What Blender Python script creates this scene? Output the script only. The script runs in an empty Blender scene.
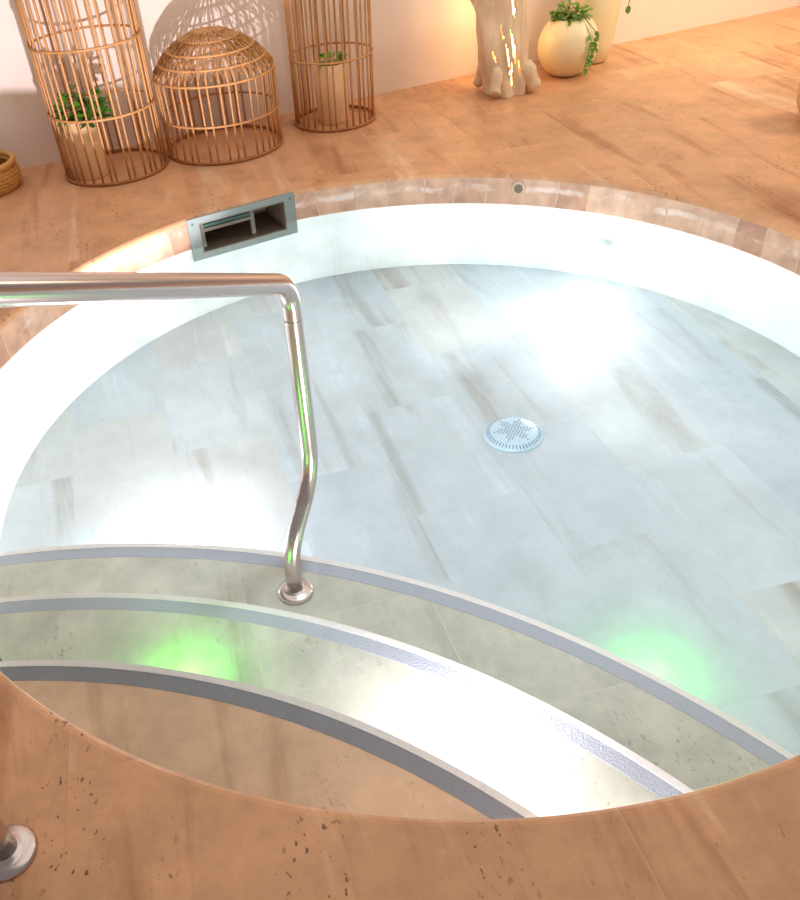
import bpy, math, random
from mathutils import Vector, Matrix, noise
random.seed(7)
S = 1.5                       # pool radius in metres; lengths below are written in pool radii and scaled by S
PI = math.pi
COL = bpy.context.scene.collection
scene = bpy.context.scene
WATER = -0.0828; BOT = -0.3155; RISE = 0.061
BC = (0.0396, 0.0647); BR = 1.0188
SC = (-0.8706, -1.7995); SR = (1.6165, 1.4215, 1.2200)

# ------------------------------------------------------------------ helpers
def obj(name, verts, faces, mat, parent=None, smooth=False, scale=True, mats=None, fmat=None, uv=None):
    me = bpy.data.meshes.new(name)
    k = S if scale else 1.0
    me.from_pydata([(v[0]*k, v[1]*k, v[2]*k) for v in verts], [], faces)
    if mat: me.materials.append(mat)
    for m in (mats or []): me.materials.append(m)
    if fmat:
        for p, i in zip(me.polygons, fmat): p.material_index = i
    if uv:
        l = me.uv_layers.new(name='UVMap')
        for p in me.polygons:
            us = [uv[me.loops[li].vertex_index] for li in p.loop_indices]
            for li in p.loop_indices:
                l.data[li].uv = uv[me.loops[li].vertex_index]
    if smooth:
        for p in me.polygons: p.use_smooth = True
    me.update()
    o = bpy.data.objects.new(name, me); COL.objects.link(o)
    if parent: o.parent = parent
    return o
def tag(o, label, cat, group=None, kind=None):
    o['label'] = label; o['category'] = cat
    if group: o['group'] = group
    if kind: o['kind'] = kind
    return o
def thing(name, label, cat, loc=(0, 0, 0), group=None, rz=0):
    o = bpy.data.objects.new(name, None); COL.objects.link(o)
    o.empty_display_size = 0.05
    o.location = (loc[0]*S, loc[1]*S, loc[2]*S); o.rotation_euler = (0, 0, rz)
    return tag(o, label, cat, group)
def structure(o):
    o['kind'] = 'structure'; return o
class MB:
    def __init__(s): s.v = []; s.f = []; s.m = []
    def add(s, v, f, m=0):
        n = len(s.v); s.v += [tuple(x) for x in v]; s.f += [tuple(i+n for i in q) for q in f]; s.m += [m]*len(f)
    def out(s, name, mat, parent=None, smooth=False, mats=None, **k):
        return obj(name, s.v, s.f, mat, parent, smooth, mats=mats, fmat=s.m if mats else None, **k)
def tube(path, rad, seg=8, closed=False, caps=True):
    P = [Vector(p) for p in path]; n = len(P); V = []; Fc = []
    R = rad if isinstance(rad, (list, tuple)) else [rad]*n
    T = []
    for i in range(n):
        if closed: t = P[(i+1) % n]-P[i-1]
        else: t = P[min(i+1, n-1)]-P[max(i-1, 0)]
        T.append(t.normalized())
    a = Vector((0, 0, 1)) if abs(T[0].z) < .9 else Vector((1, 0, 0))
    N = (a-T[0]*a.dot(T[0])).normalized()
    for i in range(n):
        N = (N-T[i]*N.dot(T[i])).normalized(); B = T[i].cross(N)
        for j in range(seg):
            an = 2*PI*j/seg
            V.append(P[i]+(N*math.cos(an)+B*math.sin(an))*R[i])
    for i in range(n if closed else n-1):
        i2 = (i+1) % n
        for j in range(seg):
            k = (j+1) % seg
            Fc.append((i*seg+j, i*seg+k, i2*seg+k, i2*seg+j))
    if caps and not closed:
        Fc.append(tuple(reversed(range(seg)))); Fc.append(tuple((n-1)*seg+j for j in range(seg)))
    return V, Fc
def lathe(prof, seg=48, cap0=True, cap1=True, c=(0, 0, 0)):
    V = []; Fc = []
    for r, z in prof:
        for j in range(seg):
            a = 2*PI*j/seg; V.append((c[0]+r*math.cos(a), c[1]+r*math.sin(a), c[2]+z))
    for i in range(len(prof)-1):
        for j in range(seg):
            k = (j+1) % seg
            Fc.append((i*seg+j, i*seg+k, (i+1)*seg+k, (i+1)*seg+j))
    if cap0: Fc.append(tuple(reversed(range(seg))))
    if cap1: Fc.append(tuple((len(prof)-1)*seg+j for j in range(seg)))
    return V, Fc
def box(c, sx, sy, sz, ax=None):
    X, Y, Z = ax or (Vector((1, 0, 0)), Vector((0, 1, 0)), Vector((0, 0, 1)))
    c = Vector(c); V = []
    for a in (-1, 1):
        for b in (-1, 1):
            for d in (-1, 1): V.append(c+X*a*sx/2+Y*b*sy/2+Z*d*sz/2)
    return V, [(0, 1, 3, 2), (4, 6, 7, 5), (0, 4, 5, 1), (2, 3, 7, 6), (0, 2, 6, 4), (1, 5, 7, 3)]
def prism(poly, z0, z1):
    n = len(poly)
    V = [(p[0], p[1], z0) for p in poly]+[(p[0], p[1], z1) for p in poly]
    Fc = [tuple(reversed(range(n))), tuple(range(n, 2*n))]+[(i, (i+1) % n, n+(i+1) % n, n+i) for i in range(n)]
    return V, Fc
def fillet(pts, rads, n=10):
    P = [Vector(p) for p in pts]; out = [P[0]]
    for i in range(1, len(P)-1):
        a = (P[i-1]-P[i]).normalized(); b = (P[i+1]-P[i]).normalized(); r = rads[i-1]
        th = a.angle(b); d = r/math.tan(th/2)
        d = min(d, (P[i-1]-P[i]).length*.49, (P[i+1]-P[i]).length*.49); r = d*math.tan(th/2)
        cen = P[i]+(a+b).normalized()*(r/math.sin(th/2))
        s = P[i]+a*d-cen; e = P[i]+b*d-cen; ang = s.angle(e); ax = s.cross(e).normalized()
        for k in range(n+1): out.append(cen+Matrix.Rotation(ang*k/n, 3, ax) @ s)
    out.append(P[-1]); return out

# ------------------------------------------------------------------ materials
def rgb(r, g, b):
    f = lambda c: ((c/255+.055)/1.055)**2.4 if c/255 > .04045 else c/255/12.92
    return (f(r), f(g), f(b), 1)
def newmat(name):
    m = bpy.data.materials.new(name); m.use_nodes = True
    nt = m.node_tree; return m, nt, nt.nodes['Principled BSDF'], nt.nodes, nt.links
def simple(name, col, rough=.5, metal=0, noise_amt=.12, nscale=20, bump=0, emit=None, estr=0, stretch=(1, 1, 1)):
    m, nt, b, N, L = newmat(name)
    tc = N.new('ShaderNodeTexCoord'); mp = N.new('ShaderNodeMapping'); mp.inputs['Scale'].default_value = stretch
    L.new(tc.outputs['Object'], mp.inputs['Vector'])
    no = N.new('ShaderNodeTexNoise'); no.inputs['Scale'].default_value = nscale; no.inputs['Detail'].default_value = 4
    L.new(mp.outputs[0], no.inputs['Vector'])
    mx = N.new('ShaderNodeMix'); mx.data_type = 'RGBA'
    mx.inputs['A'].default_value = tuple(c*(1-noise_amt*1.6) for c in col[:3])+(1,)
    mx.inputs['B'].default_value = tuple(min(1, c*(1+noise_amt*1.2)) for c in col[:3])+(1,)
    L.new(no.outputs['Fac'], mx.inputs['Factor']); L.new(mx.outputs['Result'], b.inputs['Base Color'])
    b.inputs['Roughness'].default_value = rough; b.inputs['Metallic'].default_value = metal
    if bump:
        bp = N.new('ShaderNodeBump'); bp.inputs['Strength'].default_value = bump; bp.inputs['Distance'].default_value = .01
        L.new(no.outputs['Fac'], bp.inputs['Height']); L.new(bp.outputs[0], b.inputs['Normal'])
    if emit:
        b.inputs['Emission Color'].default_value = emit; b.inputs['Emission Strength'].default_value = estr
    return m
def ramp(N, pts):
    r = N.new('ShaderNodeValToRGB'); e = r.color_ramp.elements
    while len(e) < len(pts): e.new(.5)
    for k, (p, c) in enumerate(pts): e[k].position = p; e[k].color = c
    return r
def travertine(name, base, dark, light, joint, rough, tl, tw, ang=10.0, vein=.7, pits=.6, off=(0, 0), tilevar=.35, spec=.5, joint_w=.0025, warm=0, pitcol=(0.10, .045, .02, 1)):
    m, nt, b, N, L = newmat(name)
    tc = N.new('ShaderNodeTexCoord')
    mp = N.new('ShaderNodeMapping'); mp.vector_type = 'POINT'
    mp.inputs['Rotation'].default_value = (0, 0, math.radians(ang+72)); mp.inputs['Location'].default_value = (off[0], off[1], 0)
    L.new(tc.outputs['Object'], mp.inputs['Vector'])
    br = N.new('ShaderNodeTexBrick'); br.offset = .5; br.squash = 1
    br.inputs['Scale'].default_value = 1; br.inputs['Brick Width'].default_value = tl; br.inputs['Row Height'].default_value = tw
    br.inputs['Mortar Size'].default_value = joint_w; br.inputs['Mortar Smooth'].default_value = .5
    br.inputs['Color1'].default_value = (0, 0, 0, 1); br.inputs['Color2'].default_value = (1, 1, 1, 1); br.inputs['Mortar'].default_value = (.5, .5, .5, 1)
    L.new(mp.outputs[0], br.inputs['Vector'])
    rgb2 = N.new('ShaderNodeSeparateColor'); L.new(br.outputs['Color'], rgb2.inputs[0])
    w = N.new('ShaderNodeMath'); w.operation = 'MULTIPLY'; w.inputs[1].default_value = 37; L.new(rgb2.outputs[0], w.inputs[0])
    # veins run along the slab length
    sc = N.new('ShaderNodeMapping'); sc.inputs['Scale'].default_value = (.62, 5.6, 1); L.new(mp.outputs[0], sc.inputs['Vector'])
    n1 = N.new('ShaderNodeTexNoise'); n1.noise_dimensions = '4D'; n1.inputs['Scale'].default_value = 1.0; n1.inputs['Detail'].default_value = 7; n1.inputs['Roughness'].default_value = .62; n1.inputs['Distortion'].default_value = .8
    L.new(sc.outputs[0], n1.inputs['Vector']); L.new(w.outputs[0], n1.inputs['W'])
    r1 = ramp(N, [(.30, dark), (.46, base), (.58, base), (.75, light)]); L.new(n1.outputs['Fac'], r1.inputs[0])
    n2 = N.new('ShaderNodeTexNoise'); n2.noise_dimensions = '4D'; n2.inputs['Scale'].default_value = 6; n2.inputs['Detail'].default_value = 8; n2.inputs['Roughness'].default_value = .7
    L.new(mp.outputs[0], n2.inputs['Vector']); L.new(w.outputs[0], n2.inputs['W'])
    r2 = ramp(N, [(.35, (.72, .72, .72, 1)), (.65, (1.12, 1.12, 1.12, 1))]); L.new(n2.outputs['Fac'], r2.inputs[0])
    mxv = N.new('ShaderNodeMix'); mxv.data_type = 'RGBA'; mxv.inputs['Factor'].default_value = vein
    mxv.inputs['A'].default_value = base; L.new(r1.outputs[0], mxv.inputs['B'])
    mul = N.new('ShaderNodeMix'); mul.data_type = 'RGBA'; mul.blend_type = 'MULTIPLY'; mul.inputs['Factor'].default_value = .4 if warm else .8
    L.new(mxv.outputs['Result'], mul.inputs['A']); L.new(r2.outputs[0], mul.inputs['B'])
    # slab-to-slab tone
    rt = ramp(N, [(0, (1-tilevar*.7,)*3+(1,)), (1, (1+tilevar*.25,)*3+(1,))]); L.new(rgb2.outputs[0], rt.inputs[0])
    mt = N.new('ShaderNodeMix'); mt.data_type = 'RGBA'; mt.blend_type = 'MULTIPLY'; mt.inputs['Factor'].default_value = 1
    L.new(mul.outputs['Result'], mt.inputs['A']); L.new(rt.outputs[0], mt.inputs['B'])
    if warm:
        wr = ramp(N, [(.62, (0, 0, 0, 1)), (.9, (warm, warm, warm, 1))]); L.new(rgb2.outputs[0], wr.inputs[0])
        wm = N.new('ShaderNodeMix'); wm.data_type = 'RGBA'; wm.blend_type = 'MULTIPLY'; L.new(wr.outputs[0], wm.inputs['Factor'])
        L.new(mt.outputs['Result'], wm.inputs['A']); wm.inputs['B'].default_value = (1.02, .88, .74, 1); mt = wm
    mj = N.new('ShaderNodeMix'); mj.data_type = 'RGBA'; L.new(br.outputs['Fac'], mj.inputs['Factor'])
    L.new(mt.outputs['Result'], mj.inputs['A']); mj.inputs['B'].default_value = joint
    # pits: small dark holes inside scattered patches
    ps = N.new('ShaderNodeMapping'); ps.inputs['Scale'].default_value = (50, 80, 40); L.new(mp.outputs[0], ps.inputs['Vector'])
    vo = N.new('ShaderNodeTexNoise'); vo.inputs['Scale'].default_value = 1; vo.inputs['Detail'].default_value = 2; L.new(ps.outputs[0], vo.inputs['Vector'])
    rp = ramp(N, [(.63, (0, 0, 0, 1)), (.67, (1, 1, 1, 1))]); L.new(vo.outputs['Fac'], rp.inputs[0])
    pa = N.new('ShaderNodeMapping'); pa.inputs['Scale'].default_value = (2.2, 7, 1); L.new(mp.outputs[0], pa.inputs['Vector'])
    np_ = N.new('ShaderNodeTexNoise'); np_.inputs['Scale'].default_value = 1; np_.inputs['Detail'].default_value = 3; L.new(pa.outputs[0], np_.inputs['Vector'])
    rq = ramp(N, [(.52, (0, 0, 0, 1)), (.62, (1, 1, 1, 1))]); L.new(np_.outputs['Fac'], rq.inputs[0])
    pm = N.new('ShaderNodeMath'); pm.operation = 'MULTIPLY'; L.new(rp.outputs[0], pm.inputs[0]); L.new(rq.outputs[0], pm.inputs[1])
    pm2 = N.new('ShaderNodeMath'); pm2.operation = 'MULTIPLY'; L.new(pm.outputs[0], pm2.inputs[0]); pm2.inputs[1].default_value = pits
    mp2 = N.new('ShaderNodeMix'); mp2.data_type = 'RGBA'; L.new(pm2.outputs[0], mp2.inputs['Factor']); L.new(mj.outputs['Result'], mp2.inputs['A']); mp2.inputs['B'].default_value = pitcol
    L.new(mp2.outputs['Result'], b.inputs['Base Color'])
    b.inputs['Roughness'].default_value = rough; b.inputs['Specular IOR Level'].default_value = spec
    ad = N.new('ShaderNodeMath'); ad.operation = 'SUBTRACT'; ad.inputs[0].default_value = 1; L.new(pm.outputs[0], ad.inputs[1])
    bp = N.new('ShaderNodeBump'); bp.inputs['Strength'].default_value = .25; bp.inputs['Distance'].default_value = .003
    L.new(ad.outputs[0], bp.inputs['Height']); L.new(bp.outputs[0], b.inputs['Normal'])
    return m
M = {}
M['deck'] = travertine('deck_travertine', rgb(217, 162, 119), rgb(168, 106, 66), rgb(240, 206, 170), rgb(210, 156, 112), .42, .93, .46, vein=.95, pits=.8, off=(.2, .13), tilevar=.14, spec=.4, joint_w=.0018)
M['poolfloor'] = travertine('pool_floor_stone', rgb(190, 200, 206), rgb(162, 162, 160), rgb(212, 222, 230), rgb(182, 192, 198), .55, .62, .37, ang=8, vein=.95, pits=.25, off=(.11, .09), tilevar=.09, joint_w=.0010, warm=.45, spec=.2, pitcol=(.3, .3, .3, 1))
M['tread'] = travertine('step_stone', rgb(192, 190, 176), rgb(150, 142, 124), rgb(210, 206, 196), rgb(188, 186, 172), .55, .9, .5, ang=8, vein=.8, pits=.55, off=(.3, .2), tilevar=.1, spec=.2, pitcol=(.25, .22, .18, 1))
M['edge'] = simple('step_edge_stone', rgb(214, 208, 204), .5, nscale=60, noise_amt=.08)
M['treadwarm'] = travertine('top_step_warm_tint', rgb(214, 178, 146), rgb(180, 140, 108), rgb(226, 196, 168), rgb(214, 178, 146), .55, 4.0, 3.0, ang=8, vein=.8, pits=.3, off=(.3, .2), tilevar=.1, spec=.2)  # warm room light on the top tread is put into the stone colour
M['griplight'] = simple('grip_strip_pale', rgb(160, 164, 174), .7, nscale=200, noise_amt=.08, bump=.3)
M['grip'] = simple('grip_strip', rgb(124, 124, 130), .7, nscale=200, noise_amt=.10, bump=.3)
M['plaster'] = simple('wall_plaster', rgb(240, 222, 206), .9, nscale=6, noise_amt=.03, bump=.15)
M['steel'] = simple('brushed_steel', rgb(204, 190, 186), .24, 1, nscale=3, noise_amt=.05)
M['plate'] = simple('plate_steel', rgb(132, 140, 134), .45, .35, nscale=8, noise_amt=.05)
M['rattan'] = simple('rattan', rgb(200, 142, 84), .55, nscale=30, noise_amt=.28, stretch=(1, 1, .5))
M['rattan_dark'] = simple('rattan_ring', rgb(170, 108, 56), .55, nscale=30, noise_amt=.25)
M['soil'] = simple('soil', rgb(70, 48, 32), .9, nscale=60, noise_amt=.3)
M['stonepot'] = simple('pot_stone', rgb(238, 194, 144), .7, nscale=8, noise_amt=.12, stretch=(3, 3, .6), bump=.1)
M['cream'] = simple('cream_ceramic', rgb(240, 222, 176), .4, nscale=5, noise_amt=.04)
M['leaf'] = simple('leaf', rgb(104, 150, 44), .45, nscale=25, noise_amt=.35)
M['leafd'] = simple('leaf_dark', rgb(70, 124, 30), .45, nscale=25, noise_amt=.35)
M['stem'] = simple('stem', rgb(110, 120, 50), .6)
M['wood'] = simple('driftwood', rgb(236, 204, 168), .8, nscale=14, noise_amt=.22, stretch=(2.5, 2.5, .35), bump=.6)
M['glowwarm'] = simple('warm_bulb', rgb(255, 225, 150), .5, emit=(1, .72, .3, 1), estr=6)
M['dark'] = simple('dark_recess', rgb(122, 104, 86), .6, noise_amt=.2)
M['black'] = simple('dark_slot', rgb(72, 84, 96), .7)
M['teal'] = simple('teal_flap', rgb(58, 96, 86), .4)
M['greyplastic'] = simple('grey_plastic', rgb(120, 110, 98), .5)
M['white'] = simple('white_plastic', rgb(182, 206, 222), .35, noise_amt=.02)
M['screw'] = simple('screw', rgb(90, 90, 90), .4, .8)
M['fixture'] = simple('lamp_ring', rgb(220, 225, 228), .3, .3)
M['lensw'] = simple('lamp_lens_white', rgb(255, 255, 255), .3, emit=(1, .97, 1, 1), estr=6)
M['lensg'] = simple('lamp_lens_green', rgb(120, 255, 140), .3, emit=(.1, 1, .15, 1), estr=1.2)

# rim tile band: uv = (arc length, height)
def band_mat():
    m, nt, b, N, L = newmat('rim_band_stone')
    tc = N.new('ShaderNodeTexCoord'); br = N.new('ShaderNodeTexBrick'); br.offset = 0
    wob = N.new('ShaderNodeTexNoise'); wob.inputs['Scale'].default_value = 1.7; L.new(tc.outputs['UV'], wob.inputs['Vector'])
    mw = N.new('ShaderNodeMix'); mw.data_type = 'RGBA'; mw.blend_type = 'ADD'; mw.inputs['Factor'].default_value = .25
    L.new(tc.outputs['UV'], mw.inputs['A']); L.new(wob.outputs['Color'], mw.inputs['B'])
    sp = N.new('ShaderNodeSeparateXYZ'); L.new(tc.outputs['UV'], sp.inputs[0])
    s2 = N.new('ShaderNodeSeparateXYZ'); L.new(mw.outputs['Result'], s2.inputs[0])
    cb = N.new('ShaderNodeCombineXYZ'); L.new(s2.outputs[0], cb.inputs[0]); L.new(sp.outputs[1], cb.inputs[1])
    br.inputs['Scale'].default_value = 1; br.inputs['Brick Width'].default_value = .15; br.inputs['Row Height'].default_value = .3
    br.inputs['Mortar Size'].default_value = .003; br.inputs['Color1'].default_value = (0, 0, 0, 1); br.inputs['Color2'].default_value = (1, 1, 1, 1); br.inputs['Mortar'].default_value = (.6, .6, .6, 1)
    L.new(cb.outputs[0], br.inputs['Vector'])
    r = ramp(N, [(0, rgb(188, 142, 116)), (.5, rgb(208, 166, 138)), (1, rgb(220, 184, 158))]); L.new(br.outputs['Color'], r.inputs[0])
    n = N.new('ShaderNodeTexNoise'); n.inputs['Scale'].default_value = 14; n.inputs['Detail'].default_value = 6; L.new(tc.outputs['UV'], n.inputs['Vector'])
    rn = ramp(N, [(.35, (.78, .76, .74, 1)), (.65, (1.1, 1.1, 1.1, 1))]); L.new(n.outputs['Fac'], rn.inputs[0])
    mu = N.new('ShaderNodeMix'); mu.data_type = 'RGBA'; mu.blend_type = 'MULTIPLY'; mu.inputs['Factor'].default_value = 1
    L.new(r.outputs[0], mu.inputs['A']); L.new(rn.outputs[0], mu.inputs['B'])
    # chalky scale line half way down
    n3 = N.new('ShaderNodeTexNoise'); n3.inputs['Scale'].default_value = 6; n3.inputs['Detail'].default_value = 4; L.new(tc.outputs['UV'], n3.inputs['Vector'])
    ma = N.new('ShaderNodeMath'); ma.operation = 'MULTIPLY_ADD'; ma.inputs[1].default_value = .09; L.new(n3.outputs['Fac'], ma.inputs[0]); L.new(sp.outputs[1], ma.inputs[2])
    rl = ramp(N, [(.168, (0, 0, 0, 1)), (.178, (1, 1, 1, 1)), (.192, (1, 1, 1, 1)), (.202, (0, 0, 0, 1))]); L.new(ma.outputs[0], rl.inputs[0])
    ml = N.new('ShaderNodeMix'); ml.data_type = 'RGBA'
    mf = N.new('ShaderNodeMath'); mf.operation = 'MULTIPLY'; L.new(rl.outputs[0], mf.inputs[0])
    n5 = N.new('ShaderNodeTexNoise'); n5.inputs['Scale'].default_value = 3.3; n5.inputs['Detail'].default_value = 5; n5.inputs['Roughness'].default_value = .7; L.new(tc.outputs['UV'], n5.inputs['Vector'])
    r5 = ramp(N, [(.46, (0, 0, 0, 1)), (.58, (.7, .7, .7, 1))]); L.new(n5.outputs['Fac'], r5.inputs[0]); L.new(r5.outputs[0], mf.inputs[1])
    L.new(mf.outputs[0], ml.inputs['Factor']); L.new(mu.outputs['Result'], ml.inputs['A']); ml.inputs['B'].default_value = rgb(238, 222, 212)
    mj = N.new('ShaderNodeMix'); mj.data_type = 'RGBA'; L.new(br.outputs['Fac'], mj.inputs['Factor']); L.new(ml.outputs['Result'], mj.inputs['A']); mj.inputs['B'].default_value = rgb(206, 172, 148)
    L.new(mj.outputs['Result'], b.inputs['Base Color']); b.inputs['Roughness'].default_value = .45
    return m
M['band'] = band_mat()
def poolwall_mat():
    m, nt, b, N, L = newmat('pool_wall_stone')
    tc = N.new('ShaderNodeTexCoord'); br = N.new('ShaderNodeTexBrick'); br.offset = 0
    br.inputs['Scale'].default_value = 1; br.inputs['Brick Width'].default_value = .30; br.inputs['Row Height'].default_value = 2
    br.inputs['Mortar Size'].default_value = .002; br.inputs['Color1'].default_value = rgb(232, 240, 238); br.inputs['Color2'].default_value = rgb(246, 250, 249); br.inputs['Mortar'].default_value = rgb(236, 240, 238)
    L.new(tc.outputs['UV'], br.inputs['Vector'])
    n = N.new('ShaderNodeTexNoise'); n.inputs['Scale'].default_value = 5; n.inputs['Detail'].default_value = 6; L.new(tc.outputs['UV'], n.inputs['Vector'])
    rn = ramp(N, [(.35, (.86, .88, .87, 1)), (.65, (1.05, 1.05, 1.05, 1))]); L.new(n.outputs['Fac'], rn.inputs[0])
    mu = N.new('ShaderNodeMix'); mu.data_type = 'RGBA'; mu.blend_type = 'MULTIPLY'; mu.inputs['Factor'].default_value = 1
    L.new(br.outputs['Color'], mu.inputs['A']); L.new(rn.outputs[0], mu.inputs['B']); L.new(mu.outputs['Result'], b.inputs['Base Color'])
    b.inputs['Roughness'].default_value = .6; b.inputs['Specular IOR Level'].default_value = .2
    return m
M['poolwall'] = poolwall_mat()
def water_mat():
    m = bpy.data.materials.new('pool_water'); m.use_nodes = True; nt = m.node_tree; N = nt.nodes; L = nt.links; N.clear()
    o = N.new('ShaderNodeOutputMaterial'); mix = N.new('ShaderNodeMixShader'); tr = N.new('ShaderNodeBsdfTransparent'); gl = N.new('ShaderNodeBsdfGlossy'); fr = N.new('ShaderNodeLayerWeight')
    tr.inputs[0].default_value = (.955, .985, .99, 1); gl.inputs['Roughness'].default_value = .04; fr.inputs[0].default_value = .5; pw = N.new('ShaderNodeMath'); pw.operation = 'POWER'; pw.inputs[1].default_value = 5; sch = N.new('ShaderNodeMath'); sch.operation = 'MULTIPLY_ADD'; sch.inputs[1].default_value = .98; sch.inputs[2].default_value = .02
    tc = N.new('ShaderNodeTexCoord'); n = N.new('ShaderNodeTexNoise'); n.inputs['Scale'].default_value = 3.5; n.inputs['Detail'].default_value = 3
    L.new(tc.outputs['Object'], n.inputs['Vector'])
    bp = N.new('ShaderNodeBump'); bp.inputs['Strength'].default_value = .12; bp.inputs['Distance'].default_value = .02; L.new(n.outputs['Fac'], bp.inputs['Height'])
    L.new(bp.outputs[0], gl.inputs['Normal']); L.new(bp.outputs[0], fr.inputs['Normal'])
    L.new(fr.outputs['Facing'], pw.inputs[0]); L.new(pw.outputs[0], sch.inputs[0]); L.new(sch.outputs[0], mix.inputs[0]); L.new(tr.outputs[0], mix.inputs[1]); L.new(gl.outputs[0], mix.inputs[2]); L.new(mix.outputs[0], o.inputs[0])
    return m
M['water'] = water_mat()

# ------------------------------------------------------------------ camera
cr, fpx = -0.10913413890333384, 786.7667707917843
pit = 0.7609999671989905
Fv = Vector((0, math.cos(pit), -math.sin(pit))); Up = Vector((0, math.sin(pit), math.cos(pit))); Rt = Vector((1, 0, 0))
R2 = Rt*math.cos(cr)+Up*math.sin(cr); U2 = -Rt*math.sin(cr)+Up*math.cos(cr)
cam = bpy.data.cameras.new('camera'); co = bpy.data.objects.new('camera', cam); COL.objects.link(co)
mat = Matrix((R2, U2, -Fv)).transposed().to_4x4(); mat.translation = Vector((-0.2327*S, -1.4119*S, 0.8432*S))
co.matrix_world = mat
cam.sensor_fit = 'VERTICAL'; cam.sensor_height = 36; cam.lens = fpx/900*36
cam.shift_x = 70.17/900; cam.shift_y = 91.88/900; cam.clip_start = .05
scene.camera = co

# ------------------------------------------------------------------ room shell
WN = Vector((-.335, 1, 0)).normalized()
def wall_y(x): return 1.83+.335*x
# skimmer opening angles
SKM = Vector((-.384, .91, 0)).normalized(); SKA = math.atan2(SKM.y, SKM.x)
NSEG = 384
def circ(i): return 2*PI*i/NSEG
# floor: deck slab with round hole and rounded lip
V = []; Fc = []
rows = [(1.014, 0), (1.008, -.0015), (1.003, -.005), (1.0, -.011)]
for i in range(NSEG):
    a = circ(i); cx, cy = math.cos(a), math.sin(a)
    t = 9
    if cx > 1e-6: t = min(t, 3.6/cx)
    if cx < -1e-6: t = min(t, -2.6/cx)
    if cy < -1e-6: t = min(t, -2.6/cy)
    den = cy-.335*cx
    if den > 1e-6: t = min(t, 1.83/den)
    V.append((cx*t, cy*t, 0))
for r, z in rows:
    for i in range(NSEG): a = circ(i); V.append((r*math.cos(a), r*math.sin(a), z))
for k in range(len(rows)):
    for i in range(NSEG):
        j = (i+1) % NSEG; Fc.append((k*NSEG+i, k*NSEG+j, (k+1)*NSEG+j, (k+1)*NSEG+i)[::-1])
fl = structure(obj('floor', V, Fc, M['deck']))
# back wall
V = []; Fc = []
a = Vector((-2.6, wall_y(-2.6), 0)); b = Vector((3.6, wall_y(3.6), 0)); th = WN*.06
Vb = [a, b, b+th, a+th]; Vw, Fw = prism([(v.x, v.y) for v in Vb], -.02, 1.7)
structure(obj('wall_back', Vw, Fw, M['plaster']))
# rim band with opening for the skimmer
def ringwall(name, r0, z0, c1, r1, z1, m, skip=None, nz=1):
    V = []; Fc = []; uv = []
    for k in range(nz+1):
        t = k/nz; z = z0+(z1-z0)*t
        for i in range(NSEG+1):
            a = circ(i); r = r0+(r1-r0)*t
            V.append((c1[0]*t+r*math.cos(a), c1[1]*t+r*math.sin(a), z)); uv.append((a*S, z*S+.2))
    for k in range(nz):
        for i in range(NSEG):
            am = circ(i+.5)
            if skip and abs(am-skip[0]) < skip[1] and k < skip[2]: continue
            Fc.append((k*(NSEG+1)+i, k*(NSEG+1)+i+1, (k+1)*(NSEG+1)+i+1, (k+1)*(NSEG+1)+i)[::-1])
    return structure(obj(name, V, Fc, m, uv=uv, smooth=True))
ringwall('trim_1', 1.0, -.011, (0, 0), 1.0, WATER-.002, M['band'], (SKA, .140, 1))
# pool wall, upper row opened behind the skimmer
def wallcirc(z):
    t = (WATER-z)/(WATER-BOT); return (BC[0]*t, BC[1]*t, 1+(BR-1)*t)
V = []; Fc = []; uv = []
zs = [WATER-.002, -.112, -.17, -.24, BOT]
for z in zs:
    x, y, r = wallcirc(z)
    for i in range(NSEG+1):
        a = circ(i); V.append((x+r*math.cos(a), y+r*math.sin(a), z)); uv.append((a*S, z*S+1))
for k in range(len(zs)-1):
    for i in range(NSEG):
        if k == 0 and abs(circ(i+.5)-SKA) < .140: continue
        n = NSEG+1; Fc.append((k*n+i, k*n+i+1, (k+1)*n+i+1, (k+1)*n+i)[::-1])
structure(obj('wall_pool', V, Fc, M['poolwall'], uv=uv, smooth=True))
Vd, Fd = lathe([(BR+.004, 0)], 128, False, True, (BC[0], BC[1], BOT)); structure(obj('floor_pool', Vd, Fd, M['poolfloor']))

# ------------------------------------------------------------------ steps
def isect(R, z):
    """angles (about the step centre) where the step circle meets the pool wall"""
    x, y, r = wallcirc(z); r -= .004
    lo, hi = [], []
    d = Vector((x-SC[0], y-SC[1])); D = d.length; base = math.atan2(d.y, d.x)
    c = (R*R+D*D-r*r)/(2*R*D); h = math.acos(c)
    return base-h, base+h
def arc(R, z, n=96):
    a0, a1 = isect(R, z); return [(SC[0]+R*math.cos(a0+(a1-a0)*i/n), SC[1]+R*math.sin(a0+(a1-a0)*i/n)) for i in range(n+1)]
def lens(R, z):
    A = arc(R, z); x, y, r = wallcirc(z); r -= .004
    s = math.atan2(A[-1][1]-y, A[-1][0]-x) % (2*PI); e = math.atan2(A[0][1]-y, A[0][0]-x) % (2*PI)
    if e < s: e += 2*PI
    n = 96
    return A+[(x+r*math.cos(s+(e-s)*i/n), y+r*math.sin(s+(e-s)*i/n)) for i in range(1, n)]
def strip(Ro, Ri, z0, z1):
    A, B = arc(Ro, z1), arc(Ri, z1); return prism(A+B[::-1], z0, z1)
def strip_quads(Ro, Ri, z0, z1, lift=0):
    A, B = arc(Ro, z1), arc(Ri, z1); n = len(A); V = []; Fc = []
    for P, z in ((A, z0), (A, z1), (B, z1), (B, z0)): V += [(p[0], p[1], z) for p in P]
    for k in range(4):
        k2 = (k+1) % 4
        for i in range(n-1): Fc.append((k*n+i, k*n+i+1, k2*n+i+1, k2*n+i)[::-1])
    Fc.append((0, n, 2*n, 3*n)); Fc.append((n-1, 2*n-1, 3*n-1, 4*n-1)[::-1])
    return V, Fc
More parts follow.
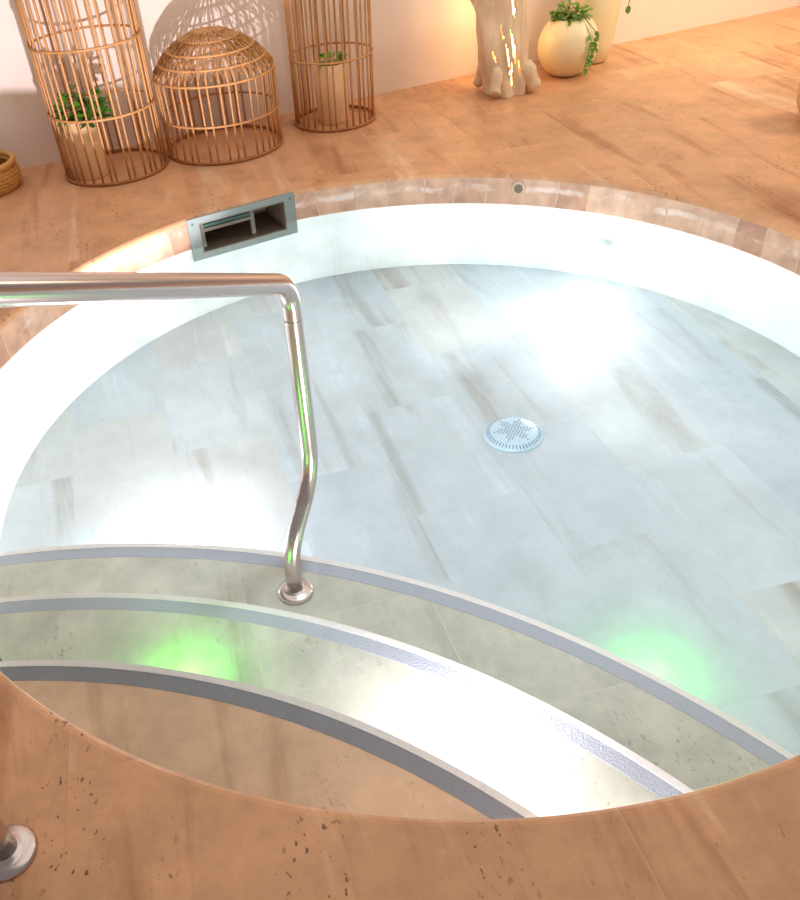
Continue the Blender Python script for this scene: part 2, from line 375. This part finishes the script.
labels = ['lowest and longest curved stone pool step, its grey grip strip under the handrail foot',
          'middle curved stone pool step under water, between the handrail foot and the green glow',
          'topmost curved stone pool step, tread tinted by warm room light with dark grey strip beside near deck edge']
for k in range(3):
    z1 = BOT+RISE*(k+1); z0 = z1-RISE; R = SR[k]
    st = thing('pool_step', labels[k], 'step', (0, 0, 0), 'curved steps into the pool')
    v, f = prism(lens(R-.0395, z1), z0, z1); obj('tread', v, f, M['treadwarm' if k == 2 else 'tread'], st)
    v, f = strip_quads(R-.012, R-.0395, z0, z1+.0006); o = obj('grip_strip', v, f, M['grip' if k == 2 else 'griplight'], st); o['label'] = 'grey anti-slip band'
    v, f = strip_quads(R, R-.012, z0, z1+.0015); o = obj('nosing', v, f, M['edge'], st); o['label'] = 'pale stone front edge'

# ------------------------------------------------------------------ water
V, Fc = lathe([(.9995, 0)], 192, False, True, (0, 0, WATER))
w = obj('pool_water', V, Fc, M['water']); tag(w, 'clear still water filling the round spa pool', 'water', kind='stuff')

# ------------------------------------------------------------------ handrail
base = Vector((-.3072, -.3868, BOT+RISE)); d = Vector((-.4846, -.8747, 0)).normalized(); Z = Vector((0, 0, 1))
tr = .0152
def rp(a, z): return base*1+d*(-a)+Z*(z-base.z)
hr = thing('handrail', 'bent polished steel handrail rising from the pool step to the deck', 'handrail', tuple(base))
L0 = lambda p: p-base
pts = [rp(0, base.z), rp(0, -.150), rp(.115, -.052), rp(.115, .312), rp(.115-.792, .312+.46*.792+.0), rp(.115-.792, .0)]
path = fillet(pts, [.13, .13, .062, .06], 12)
pp = []
for i in range(len(path)-1):
    n = max(1, int((path[i+1]-path[i]).length/.05))
    for k in range(n): pp.append(path[i].lerp(path[i+1], k/n))
pp.append(path[-1])
v, f = tube([L0(p) for p in pp], tr, 28); obj('tube', v, f, M['steel'], hr, True)
for p in (rp(.115, .255),):
    q = L0(p); v, f = lathe([(tr*1.005, -.0012), (tr*1.035, -.0008), (tr*1.035, .0008), (tr*1.005, .0012)], 32, False, False, tuple(q)); obj('joint_ring', v, f, M['steel'], hr, True)
for p, r in ((rp(0, base.z), .034), (rp(.115-.792, 0), .034)):
    q = L0(p); v, f = lathe([(r, 0), (r*1.0, .003), (r*.93, .0065), (r*.7, .0085), (tr*1.15, .0095), (tr*1.02, .013), (tr*1.0, .013)], 48, True, False, tuple(q)); obj('flange', v, f, M['steel'], hr, True)

# ------------------------------------------------------------------ skimmer
pc = SKM*.985; T = Vector((SKM.y, -SKM.x, 0)); IN = -SKM
sk = thing('pool_skimmer', 'rectangular steel skimmer mouth set in the pool rim at far left', 'skimmer', (pc.x, pc.y, -.06))
def frame_mb(w, h, t, ow, oh, yc, depth0, depth1):
    mb = MB(); ax = (T, IN, Z)
    dm = (depth0+depth1)/2; dt = abs(depth1-depth0)
    mb.add(*box(IN*dm+Z*(yc+(h+oh)/4), w, dt, (h-oh)/2, ax)); mb.add(*box(IN*dm+Z*(yc-(h+oh)/4), w, dt, (h-oh)/2, ax))
    for s in (-1, 1): mb.add(*box(IN*dm+Z*yc+T*s*(w+ow)/4, (w-ow)/2, dt, oh, ax))
    return mb
frame_mb(.336, .119, 0, .266, .081, 0, 0, .005).out('faceplate', M['plate'], sk)
frame_mb(.270, .085, 0, .264, .079, 0, -.012, .0055).out('inner_frame', M['greyplastic'], sk)
ax = (T, IN, Z)
mb = MB(); D = .16
mb.add(*box(IN*(-D), .28, .006, .09, ax))
for s in (-1, 1): mb.add(*box(IN*(-D/2)+T*s*.136, .006, D, .09, ax)); mb.add(*box(IN*(-D/2)+Z*s*.0445, .27, D, .004, ax))
mb.out('skimmer_box', M['dark'], sk)
mb = MB(); mb.add(*box(IN*(-.03)+T*(-.045)+Z*.022, .15, .02, .008, ax)); mb.add(*box(IN*(-.045)+T*(-.045)+Z*.03, .15, .012, .014, ax)); mb.out('weir_flap', M['teal'], sk)
mb = MB(); mb.add(*box(IN*(-.02)+T*(-.045)+Z*.012, .16, .008, .009, ax)); mb.add(*box(IN*(-.02)+T*.036+Z*.0, .012, .01, .07, ax)); mb.add(*box(IN*(-.02)+T*(-.122)+Z*.0, .012, .01, .07, ax)); mb.out('flap_frame', M['greyplastic'], sk)
for sx, sz in ((-1, 1), (1, 1)):
    q = IN*.0052+T*sx*.153+Z*sz*.045
    v, f = tube([q, q+IN*.0012], .0028, 12); obj('screw', v, f, M['screw'], sk)

# ------------------------------------------------------------------ floor drain and wall inlet
dc = (.2357, .1065)
dr = thing('floor_drain', 'round white drain cover with star of holes on the pool floor', 'drain', (dc[0], dc[1], BOT))
v, f = lathe([(.0715, 0), (.0715, .003), (.069, .0055), (.060, .0095), (.052, .0135), (.03, .0150), (.001, .0155)], 72); obj('cover', v, f, M['white'], dr, True)
mb = MB()
def hz(r): return .0155-.0005*(r/.03) if r < .03 else .0150-(r-.03)*.068
for i in range(-7, 8):
    for j in range(-7, 8):
        x = (i+.5*j)*.0078; y = j*.0078*.866; r = math.hypot(x, y); a = math.atan2(y, x)
        lim = .036+.011*math.cos(6*a)
        if r < lim and r < .05: v, f = lathe([(.0020, hz(r)+.0004)], 8, False, True, (x, y, 0)); mb.add(v, f)
mb.out('hole_pattern', M['black'], dr)
mb = MB()
for i in range(48):
    a = 2*PI*i/48; e = Vector((math.cos(a), math.sin(a), 0)); t = Vector((-e.y, e.x, 0)); n = .0009
    q = [e*.0560+Z*.0122, e*.0665+Z*.0074]
    mb.add([q[0]-t*n, q[0]+t*n, q[1]+t*n, q[1]-t*n], [(0, 1, 2, 3)])
mb.out('slot_pattern', M['black'], dr)
ia = math.atan2(.9229, .4328); ic = Vector((math.cos(ia), math.sin(ia), 0)); it = Vector((-ic.y, ic.x, 0))
wi = thing('water_inlet', 'small round dark water inlet in the far rim tiles', 'inlet', (ic.x*.998, ic.y*.998, -.036))
def disc_lathe(prof, seg=32):
    V, Fc = lathe(prof, seg, True, True); return [it*x+Z*y+(-ic)*z for x, y, z in V], Fc
v, f = disc_lathe([(.021, -.004), (.021, .002), (.018, .004), (.013, .0035)]); obj('collar', v, f, M['band'] if 0 else simple('inlet_collar', rgb(206, 176, 150), .5), wi, True)
v, f = disc_lathe([(.0125, .003), (.0125, .0042)]); obj('opening', v, f, M['dark'], wi)

# ------------------------------------------------------------------ pool lights
def pool_light(pos, out, label, mlens, col, power, r=.017, spot=None, rad=.03, gap=.035):
    out = Vector(out).normalized(); X = Vector((0, 0, 1)).cross(out).normalized(); Y = out.cross(X)
    t = thing('pool_light', label, 'underwater lamp', pos, 'underwater lamps')
    tf = lambda V: [X*x+Y*y+out*z for x, y, z in V]
    v, f = lathe([(r*1.3, -.002), (r*1.3, .003), (r*1.05, .006), (r*1.05, -.002)], 32, True, False); obj('bezel', tf(v), f, M['fixture'], t, True)
    v, f = lathe([(r, .002), (r*.9, .0045), (r*.5, .006)], 32, True, True); obj('lamp_lens', tf(v), f, mlens, t, True)
    ld = bpy.data.lights.new('pool_lamp', 'SPOT' if spot else 'POINT'); ld.color = col; ld.energy = power; ld.shadow_soft_size = rad
    if spot: ld.spot_size = math.radians(spot); ld.spot_blend = 1.0
    lo = bpy.data.objects.new('pool_lamp', ld); COL.objects.link(lo); lo.parent = t
    lo.location = out*gap*S
    lo.rotation_euler = (-out).to_track_quat('Z', 'Y').to_euler()
    return t
def riser(k, ang_pt, dz):
    e = Vector((ang_pt[0]-SC[0], ang_pt[1]-SC[1], 0)).normalized(); return (SC[0]+e.x*(SR[k]+.001), SC[1]+e.y*(SR[k]+.001), BOT+RISE*k+dz), e
WHT = (1, .95, 1)
p, e = riser(0, (-.56, -.20), .030); pool_light(p, e+Vector((0, 0, .0)), 'underwater lamp glowing white beyond lowest step, left of handrail foot', M['lensw'], (.97, .93, 1), 22, rad=.06, gap=.05)
p, e = riser(0, (.30, -.62), .030); pool_light(p, e, 'underwater lamp glowing green beyond lowest step at lower right', M['lensg'], (.06, 1, .03), 1.2, rad=.02, gap=.06)
p, e = riser(2, (-.487, -.60), .030); pool_light(p, e, 'underwater lamp glowing green beyond topmost step at left', M['lensg'], (.08, 1, .05), 1.5, rad=.02)
p, e = riser(2, (-.06, -.80), .030); pool_light(p, e, 'underwater lamp glowing white over middle tread at lower centre', M['lensw'], (1, .92, 1), 21, rad=.05, gap=.05)
pa = Vector((.644, .765, 0)); pa = pa.normalized()
pool_light((pa.x*1.0, pa.y*1.0, -.185), -pa-Vector((0, 0, .25)), 'underwater lamp glowing white on far right pool wall', M['lensw'], (.95, .96, 1), 15, rad=.07, spot=150)
lamp_glow = (pa.x*.95, pa.y*.95, -.19)
# ------------------------------------------------------------------ rattan cages
def hoop(r, z, tr_, parent, m, cx=0, cy=0, n=56):
    v, f = tube([(cx+r*math.cos(2*PI*i/n), cy+r*math.sin(2*PI*i/n), z) for i in range(n)], tr_, 7, True); return obj('hoop', v, f, m, parent, True)
def cage(loc, R, label, hoops, prof, nrod, tiers=()):
    t = thing('rattan_cage', label, 'cage', (loc[0], loc[1], 0), 'rattan lantern cages by the wall')
    first = None
    rnd = random.Random(int(R*1000))
    for i in range(nrod):
        a = 2*PI*i/nrod+rnd.uniform(-.25, .25)*2*PI/nrod
        if first is None:
            v, f = tube([(r, 0, z) for r, z in prof], .0034, 6); o = obj('cane', v, f, M['rattan'], t, True); first = o
        else:
            o = first.copy(); COL.objects.link(o); o.parent = t
        o.rotation_euler = (0, 0, a)
    for k, (z, rr) in enumerate(hoops): hoop(rr, z, .0048 if k == 0 else .0034, t, M['rattan_dark'] if k in (0,) else M['rattan'])
    return t
def dome_top(R, z0, z1, n=9):
    out = []
    for i in range(n+1):
        a = PI/2*i/n; out.append((max(.008, R*math.cos(a)), z0+(z1-z0)*math.sin(a)))
    return out
R1 = .166
cage((-.792, 1.352), R1, 'tallest round rattan cage by the wall at left, green trailing plant inside', [(.006, R1), (.187, R1), (.367, R1), (.55, R1)], [(R1-.004, .003), (R1-.004, .2), (R1-.004, .4), (R1-.004, .55)]+dome_top(R1-.004, .55, .66), 36)
R3 = .140
cage((-.052, 1.615), R3, 'slim round rattan cage at right of the three, stone pot inside', [(.006, R3), (.205, R3), (.40, R3)], [(R3-.004, .003), (R3-.004, .2), (R3-.004, .4)]+dome_top(R3-.004, .4, .5), 32)
R2_ = .194
dprof = [(R2_-.004, .003), (R2_-.004, .12), (R2_-.002, .215), (R2_-.006, .235), (.168, .262), (.135, .292), (.09, .318), (.045, .333), (.010, .338)]
c2 = cage((-.437, 1.462), R2_, 'low domed rattan cage standing empty between the two tall cages', [(.006, R2_), (.112, R2_), (.224, R2_-.001), (.262, .171), (.292, .138), (.318, .093), (.336, .02)], dprof, 38)
# woven lacing over the dome
def dome_r(s):
    pts = dprof[3:]; x = s*(len(pts)-1); i = min(int(x), len(pts)-2); u = x-i
    return pts[i][0]*(1-u)+pts[i+1][0]*u, pts[i][1]*(1-u)+pts[i+1][1]*u
mb = MB(); rnd = random.Random(3)
for s0, s1, cnt in ((-.0, .32, 30), (.28, .56, 26), (.5, .78, 18)):
    for kk in (0, 1):
        P = []
        for i in range(cnt*2+1):
            a = 2*PI*(i+kk)/(cnt*2); r, z = dome_r(max(0, (s0 if i % 2 else s1)+rnd.uniform(-.03, .03))); P.append(((r+.003)*math.cos(a), (r+.003)*math.sin(a), z+.002))
        v, f = tube(P, .0024, 5); mb.add(v, f)
mb.out('dome_lacing', M['rattan'], c2, True)
for k in range(30):
    pass

# ------------------------------------------------------------------ plants
def leaf(mb, p, dirv, up, L, W):
    dirv = Vector(dirv).normalized(); side = dirv.cross(Vector(up)).normalized(); nrm = side.cross(dirv).normalized(); p = Vector(p)
    V = [p, p+dirv*L*.3+side*W*.45+nrm*L*.04, p+dirv*L*.65+side*W*.42, p+dirv*L-nrm*L*.12, p+dirv*L*.65-side*W*.42, p+dirv*L*.3-side*W*.45+nrm*L*.04, p+dirv*L*.35-nrm*L*.05, p+dirv*L*.68-nrm*L*.07]
    mb.add(V, [(0, 1, 6), (0, 6, 5), (1, 2, 7, 6), (5, 6, 7, 4), (2, 3, 7), (4, 7, 3)])
def bush(parent, c, rx, h, n, L, m, seed, zlo=0):
    rnd = random.Random(seed); mb = MB(); st = MB()
    for i in range(n):
        a = rnd.uniform(0, 2*PI); rr = rx*math.sqrt(rnd.random()); z = zlo+(h-zlo)*rnd.random()*(1-.5*rr/rx)
        p = Vector((c[0]+rr*math.cos(a), c[1]+rr*math.sin(a), c[2]+z))
        dv = Vector((math.cos(a)*.8+rnd.uniform(-.6, .6), math.sin(a)*.8+rnd.uniform(-.6, .6), rnd.uniform(-.5, .6)))
        leaf(mb, p, dv, Vector((rnd.uniform(-.5, .5), rnd.uniform(-.5, .5), 1)), L*rnd.uniform(.7, 1.25), L*rnd.uniform(.6, .9))
        if i % 6 == 0: v, f = tube([Vector((c[0], c[1], c[2]-.01)), Vector((c[0], c[1], c[2])).lerp(p, .5)+Z*.012, p], .0013, 5); st.add(v, f)
    o = mb.out('foliage', m, parent); st.out('stem', M['stem'], parent); return o
# pot in the tall left cage
p1 = thing('potted_plant', 'leafy trailing plant in beige stone cylinder inside tallest cage', 'plant', (-.872, 1.318, 0))
rp1 = .060
def cyl_pot(t, r, h, m):
    v, f = lathe([(r*.97, 0), (r, .004), (r, h*.5), (r, h), (r*.86, h+.001), (r*.84, h-.014)], 40, True, False); obj('pot', v, f, m, t, True)
    v, f = lathe([(r*.85, h-.012)], 32, False, True); obj('soil', v, f, M['soil'], t)
cyl_pot(p1, rp1, .168, M['stonepot'])
bush(p1, (.026, .006, .172), .066, .095, 90, .038, M['leafd'], 5, -.012)
p3 = thing('potted_plant', 'few green sprigs in beige stone cylinder inside the slim cage', 'plant', (-.058, 1.612, 0))
cyl_pot(p3, .056, .178, M['stonepot'])
bush(p3, (.005, -.005, .176), .048, .045, 14, .034, M['leaf'], 9, 0)
# round cream pot
rp_ = thing('potted_plant', 'small green plant spilling from round cream pot beside driftwood lamp', 'plant', (.835, 1.865, 0))
prof = []
RP = .108
for i in range(15):
    a = -PI/2+.42+(PI-.42-.62)*i/14; prof.append((RP*math.cos(a), RP*.93+RP*.98*math.sin(a)))
z0 = prof[0][1]; prof = [(r, z-z0) for r, z in prof]
topr, topz = prof[-1]
prof += [(topr*.9, topz-.003), (topr*.86, topz-.02)]
v, f = lathe(prof, 56, True, False); obj('pot', v, f, M['cream'], rp_, True)
v, f = lathe([(topr*.88, topz-.016)], 32, False, True); obj('soil', v, f, M['soil'], rp_)
bush(rp_, (-.005, 0, topz-.004), .062, .052, 120, .021, M['leaf'], 12, 0)
mb = MB(); st = MB(); rnd = random.Random(4)
for (ax_, r0, r1, zl) in ((-1.22, .085, .125, .03), (-1.02, .08, .118, .055)):
    P = []
    for i in range(9):
        t = i/8; z = topz+.01-(topz-zl)*t**1.1; r = .05+(.118-.05)*min(1, t*2.2)
        P.append(Vector((r*math.cos(ax_+.1*math.sin(4*t)), r*math.sin(ax_+.1*math.sin(4*t)), z)))
    v, f = tube(P, .0013, 5); st.add(v, f)
    for i, q in enumerate(P):
        if i > 2:
            for _ in range(4 if ax_ > -1 else 2): leaf(mb, q, (rnd.uniform(-1, 1), rnd.uniform(-1, .2), -1), (0, -1, .2), .024*rnd.uniform(.7, 1.2), .014)
mb.out('trailing_leaves', M['leaf'], rp_); st.out('vine', M['stem'], rp_)
# tall vase behind
va = thing('tall_vase', 'tall pale cream vase by wall, behind the round potted plant', 'vase', (.975, 2.005, 0))
v, f = lathe([(.050, 0), (.062, .01), (.074, .06), (.080, .14), (.082, .22), (.074, .30), (.055, .36), (.040, .39), (.046, .41), (.038, .41), (.034, .385)], 48, True, True); obj('vessel', v, f, M['cream'], va, True)
mb = MB(); st = MB()
P = [Vector((.0, -.0, .40)), Vector((.03, -.03, .44)), Vector((.075, -.055, .42)), Vector((.098, -.06, .34)), Vector((.100, -.06, .24)), Vector((.096, -.06, .185))]
v, f = tube(P, .0015, 5); st.add(v, f)
for q in P[2:]:
    for _ in range(3): leaf(mb, q, (rnd.uniform(-.6, .8), rnd.uniform(-.6, .2), -1), (0, -1, .2), .03, .016)
mb.out('trailing_leaves', M['leafd'], va); st.out('vine', M['stem'], va)

# ------------------------------------------------------------------ driftwood lamp
dw = thing('driftwood_lamp', 'hollow driftwood trunk lamp glowing warm through its slits', 'lamp', (.580, 1.722, 0))
H = .46; NZ = 96; NA = 120
V = []; Fc = []
slits = [(-1.35, .155, .020, .055), (-1.62, .125, .018, .045), (-1.55, .06, .012, .03), (-2.15, .13, .010, .02), (-1.15, .09, .02, .03), (-1.5, .095, .008, .02), (-1.75, .20, .012, .03), (.4, .2, .05, .06), (1.6, .16, .05, .07), (-2.55, .105, .010, .012), (-1.95, .075, .01, .02), (2.6, .22, .04, .05), (-1.2, .27, .02, .03)]
def dw_r(a, z):
    t = z/H
    r = .074+.030*t+.004*math.sin(t*9)
    g = abs(math.sin(2.5*a+1.2*math.sin(t*3.2)+.4)); r *= .86+.2*g**.6
    r += .012*max(0, 1-z/.07)**1.5*(.3+max(0, math.cos(2.5*a+.6)))
    r += .010*noise.noise(Vector((math.cos(a)*2.2, math.sin(a)*2.2, z*14)))
    return r
for i in range(NZ+1):
    z = H*i/NZ
    for j in range(NA):
        a = 2*PI*j/NA; r = dw_r(a, z); V.append((r*math.cos(a)-.20*max(0, z-.04), r*math.sin(a)*.85, z))
for i in range(NZ):
    for j in range(NA):
        a = 2*PI*(j+.5)/NA; z = H*(i+.5)/NZ; hole = False
        for sa, sz, wa, hh in slits:
            da = (a-sa+PI) % (2*PI)-PI
            if ((da+ (z-sz)*.8)/(wa*3.6))**2+((z-sz)/hh)**2 < 1: hole = True
        if not hole: Fc.append((i*NA+j, i*NA+(j+1) % NA, (i+1)*NA+(j+1) % NA, (i+1)*NA+j))
o = obj('trunk', V, Fc, M['wood'], dw, True)
sm = o.modifiers.new('thick', 'SOLIDIFY'); sm.thickness = .012; sm.offset = -1
for (x, y, x2, y2, r0, r1) in ((.045, -.035, .098, -.055, .036, .024), (-.052, -.050, -.062, -.088, .024, .021), (-.06, .05, -.09, .08, .03, .02), (.05, .05, .09, .07, .03, .02)):
    P = []; Rr = []
    for i in range(9):
        t = i/8; P.append(Vector((x+(x2-x)*t, y+(y2-y)*t, .075*(1-t)**1.3+.018))); Rr.append((r0*(.55+.45*math.sin(PI*min(1, t*1.2+.15)))*(1-t)+r1*t))
    Rr = [min(q, p.z-.0003) if p.z < .05 else q for q, p in zip(Rr, P)]
    v, f = tube(P, Rr, 14); v = [Vector(q)+Vector((noise.noise(Vector(q)*40)*.005, noise.noise(Vector(q)*40+Vector((5, 0, 0)))*.005, 0)) for q in v]
    obj('root', v, f, M['wood'], dw, True)
v, f = lathe([(.020, .012), (.022, .02), (.022, .34), (.014, .35)], 24); obj('light_tube', v, f, M['glowwarm'], dw, True)
v, f = lathe([(.030, .001), (.030, .012)], 24); obj('lamp_base', v, f, M['dark'], dw)
def lamp(name, kind, loc, energy, col, size=.1, look=None, spot=None, shape=None, sy=None, parent=None, blend=1):
    ld = bpy.data.lights.new(name, kind); ld.energy = energy; ld.color = col
    if kind in ('POINT', 'SPOT'): ld.shadow_soft_size = size
    if kind == 'AREA': ld.size = size; ld.shape = 'RECTANGLE' if sy else 'DISK'; ld.size_y = sy or size
    if spot: ld.spot_size = math.radians(spot); ld.spot_blend = blend
    o = bpy.data.objects.new(name, ld); COL.objects.link(o); o.location = [c*S for c in loc]
    if look: o.rotation_euler = (Vector(loc)-Vector(look)).to_track_quat('Z', 'Y').to_euler()
    return o
lamp('driftwood_bulb', 'POINT', (.568, 1.80, .2), 2.0, (1, .6, .22), .03)
lamp('wall_glow', 'POINT', (.50, 1.90, .24), .5, (1, .66, .3), .03)

# ------------------------------------------------------------------ basket at the left edge
bk = thing('woven_basket', 'low round woven straw basket at far left by the wall', 'basket', (-1.205, 1.285, 0))
mb = MB(); rb = .108
for k in range(7):
    z = .008+k*.0095; r = rb*(.88+.14*math.sin(PI*(k+1)/8)); n = 60
    for ph in (0, PI):
        v, f = tube([((r+.0035*math.sin(15*2*PI*i/n+ph+k*PI))*math.cos(2*PI*i/n), (r+.0035*math.sin(15*2*PI*i/n+ph+k*PI))*math.sin(2*PI*i/n), z+.002*math.cos(15*2*PI*i/n+ph)) for i in range(n)], .0058, 6, True); mb.add(v, f)
mb.out('weave', simple('straw', rgb(206, 146, 72), .7, nscale=25, noise_amt=.25), bk, True)
v, f = tube([(rb*.98*math.cos(2*PI*i/48), rb*.98*math.sin(2*PI*i/48), .076) for i in range(48)], .009, 8, True); obj('rim', v, f, simple('straw_rim', rgb(214, 158, 88), .7, nscale=25, noise_amt=.2), bk, True)
v, f = lathe([(rb*.9, .003), (rb*.9, .012)], 40); obj('base', v, f, M['rattan_dark'], bk)
ds = thing('dried_sticks', 'brown dried sticks lying inside the woven straw basket', 'sticks', (-1.205, 1.285, .012))
rnd = random.Random(21)
for i in range(9):
    a = rnd.uniform(0, PI); l = .07; o_ = rnd.uniform(-.04, .04); zz = .012+.009*i
    dx = Vector((math.cos(a), math.sin(a), 0)); nx = Vector((-dx.y, dx.x, 0))
    v, f = tube([nx*o_-dx*l*.9+Z*(zz*.6), nx*o_+Z*zz, nx*o_*.6+dx*l*.9+Z*(zz+.004)], [.005, .007, .004], 7); obj('stick', v, f, simple('stick', rgb(110, 66, 40), .8) if i == 0 else bpy.data.materials['stick'], ds, True)

# pale vase at the right edge of the view
rv = thing('floor_vase', 'pale rounded vase barely entering at far right on the deck', 'vase', (1.402, 1.075, 0))
v, f = lathe([(.060, 0), (.075, .01), (.098, .05), (.105, .09), (.098, .14), (.07, .18), (.045, .20), (.05, .215), (.042, .215), (.038, .2)], 48, True, True); obj('vessel', v, f, simple('blush_ceramic', rgb(240, 196, 158), .5, noise_amt=.04), rv, True)

# ------------------------------------------------------------------ lighting
wd = bpy.data.worlds.new('world'); scene.world = wd; wd.use_nodes = True
bg = wd.node_tree.nodes['Background']; bg.inputs[0].default_value = (.95, .88, .88, 1); bg.inputs[1].default_value = .30
lamp('overhead_fill', 'AREA', (.6, .6, 1.68), 95, (1, .92, .83), 6.5, (.6, .6, 0))  # broad unseen fill overhead, added for even light and reflections
lamp('warm_fill_right', 'AREA', (2.3, 1.1, 1.3), 30, (1, .80, .55), .6, (1.3, 1.9, .1))  # added fill that warms the right side, no fixture
lamp('pool_fill_spot', 'SPOT', (-.50, -.05, -.20), 290, (.97, .88, 1), .02, (-.74, 1.4, .60), spot=46, blend=.35)  # unseen spot added inside the pool to light the back wall
for deg, e in ((152, 30), (186, 38), (112, 26), (72, 48), (36, 42), (4, 40)):
    a_ = math.radians(deg); lamp('pool_fill_spot', 'SPOT', (.05*math.cos(a_), .05+.05*math.sin(a_), -.15), e, (.93, .99, 1), .04, (1.2*math.cos(a_), .05+1.2*math.sin(a_), -.15), spot=58)  # unseen fill spots added mid pool, brightening the pool walls
lamp('wall_fill_right', 'SPOT', (1.7, 1.5, 1.5), 150, (1, .84, .52), .1, (1.55, 2.3, .05), spot=75)  # unseen spot added to brighten the right wall in warm yellow
lamp('pool_lamp_glow', 'POINT', lamp_glow, 2.2, (.97, .98, 1), .04)
lamp('pool_fill_above', 'SPOT', (.1, -.15, 1.7), 165, (.80, .92, 1), .15, (.1, .05, -.3), spot=56, blend=.5)  # cool fill added overhead, cone kept to the pool
scene.view_settings.view_transform = 'Standard'
scene.view_settings.look = 'None'
scene.view_settings.exposure = 0.0
scene.cycles.max_bounces = 6
scene.cycles.transparent_max_bounces = 12
scene.cycles.sample_clamp_indirect = 6
scene.cycles.use_denoising = True
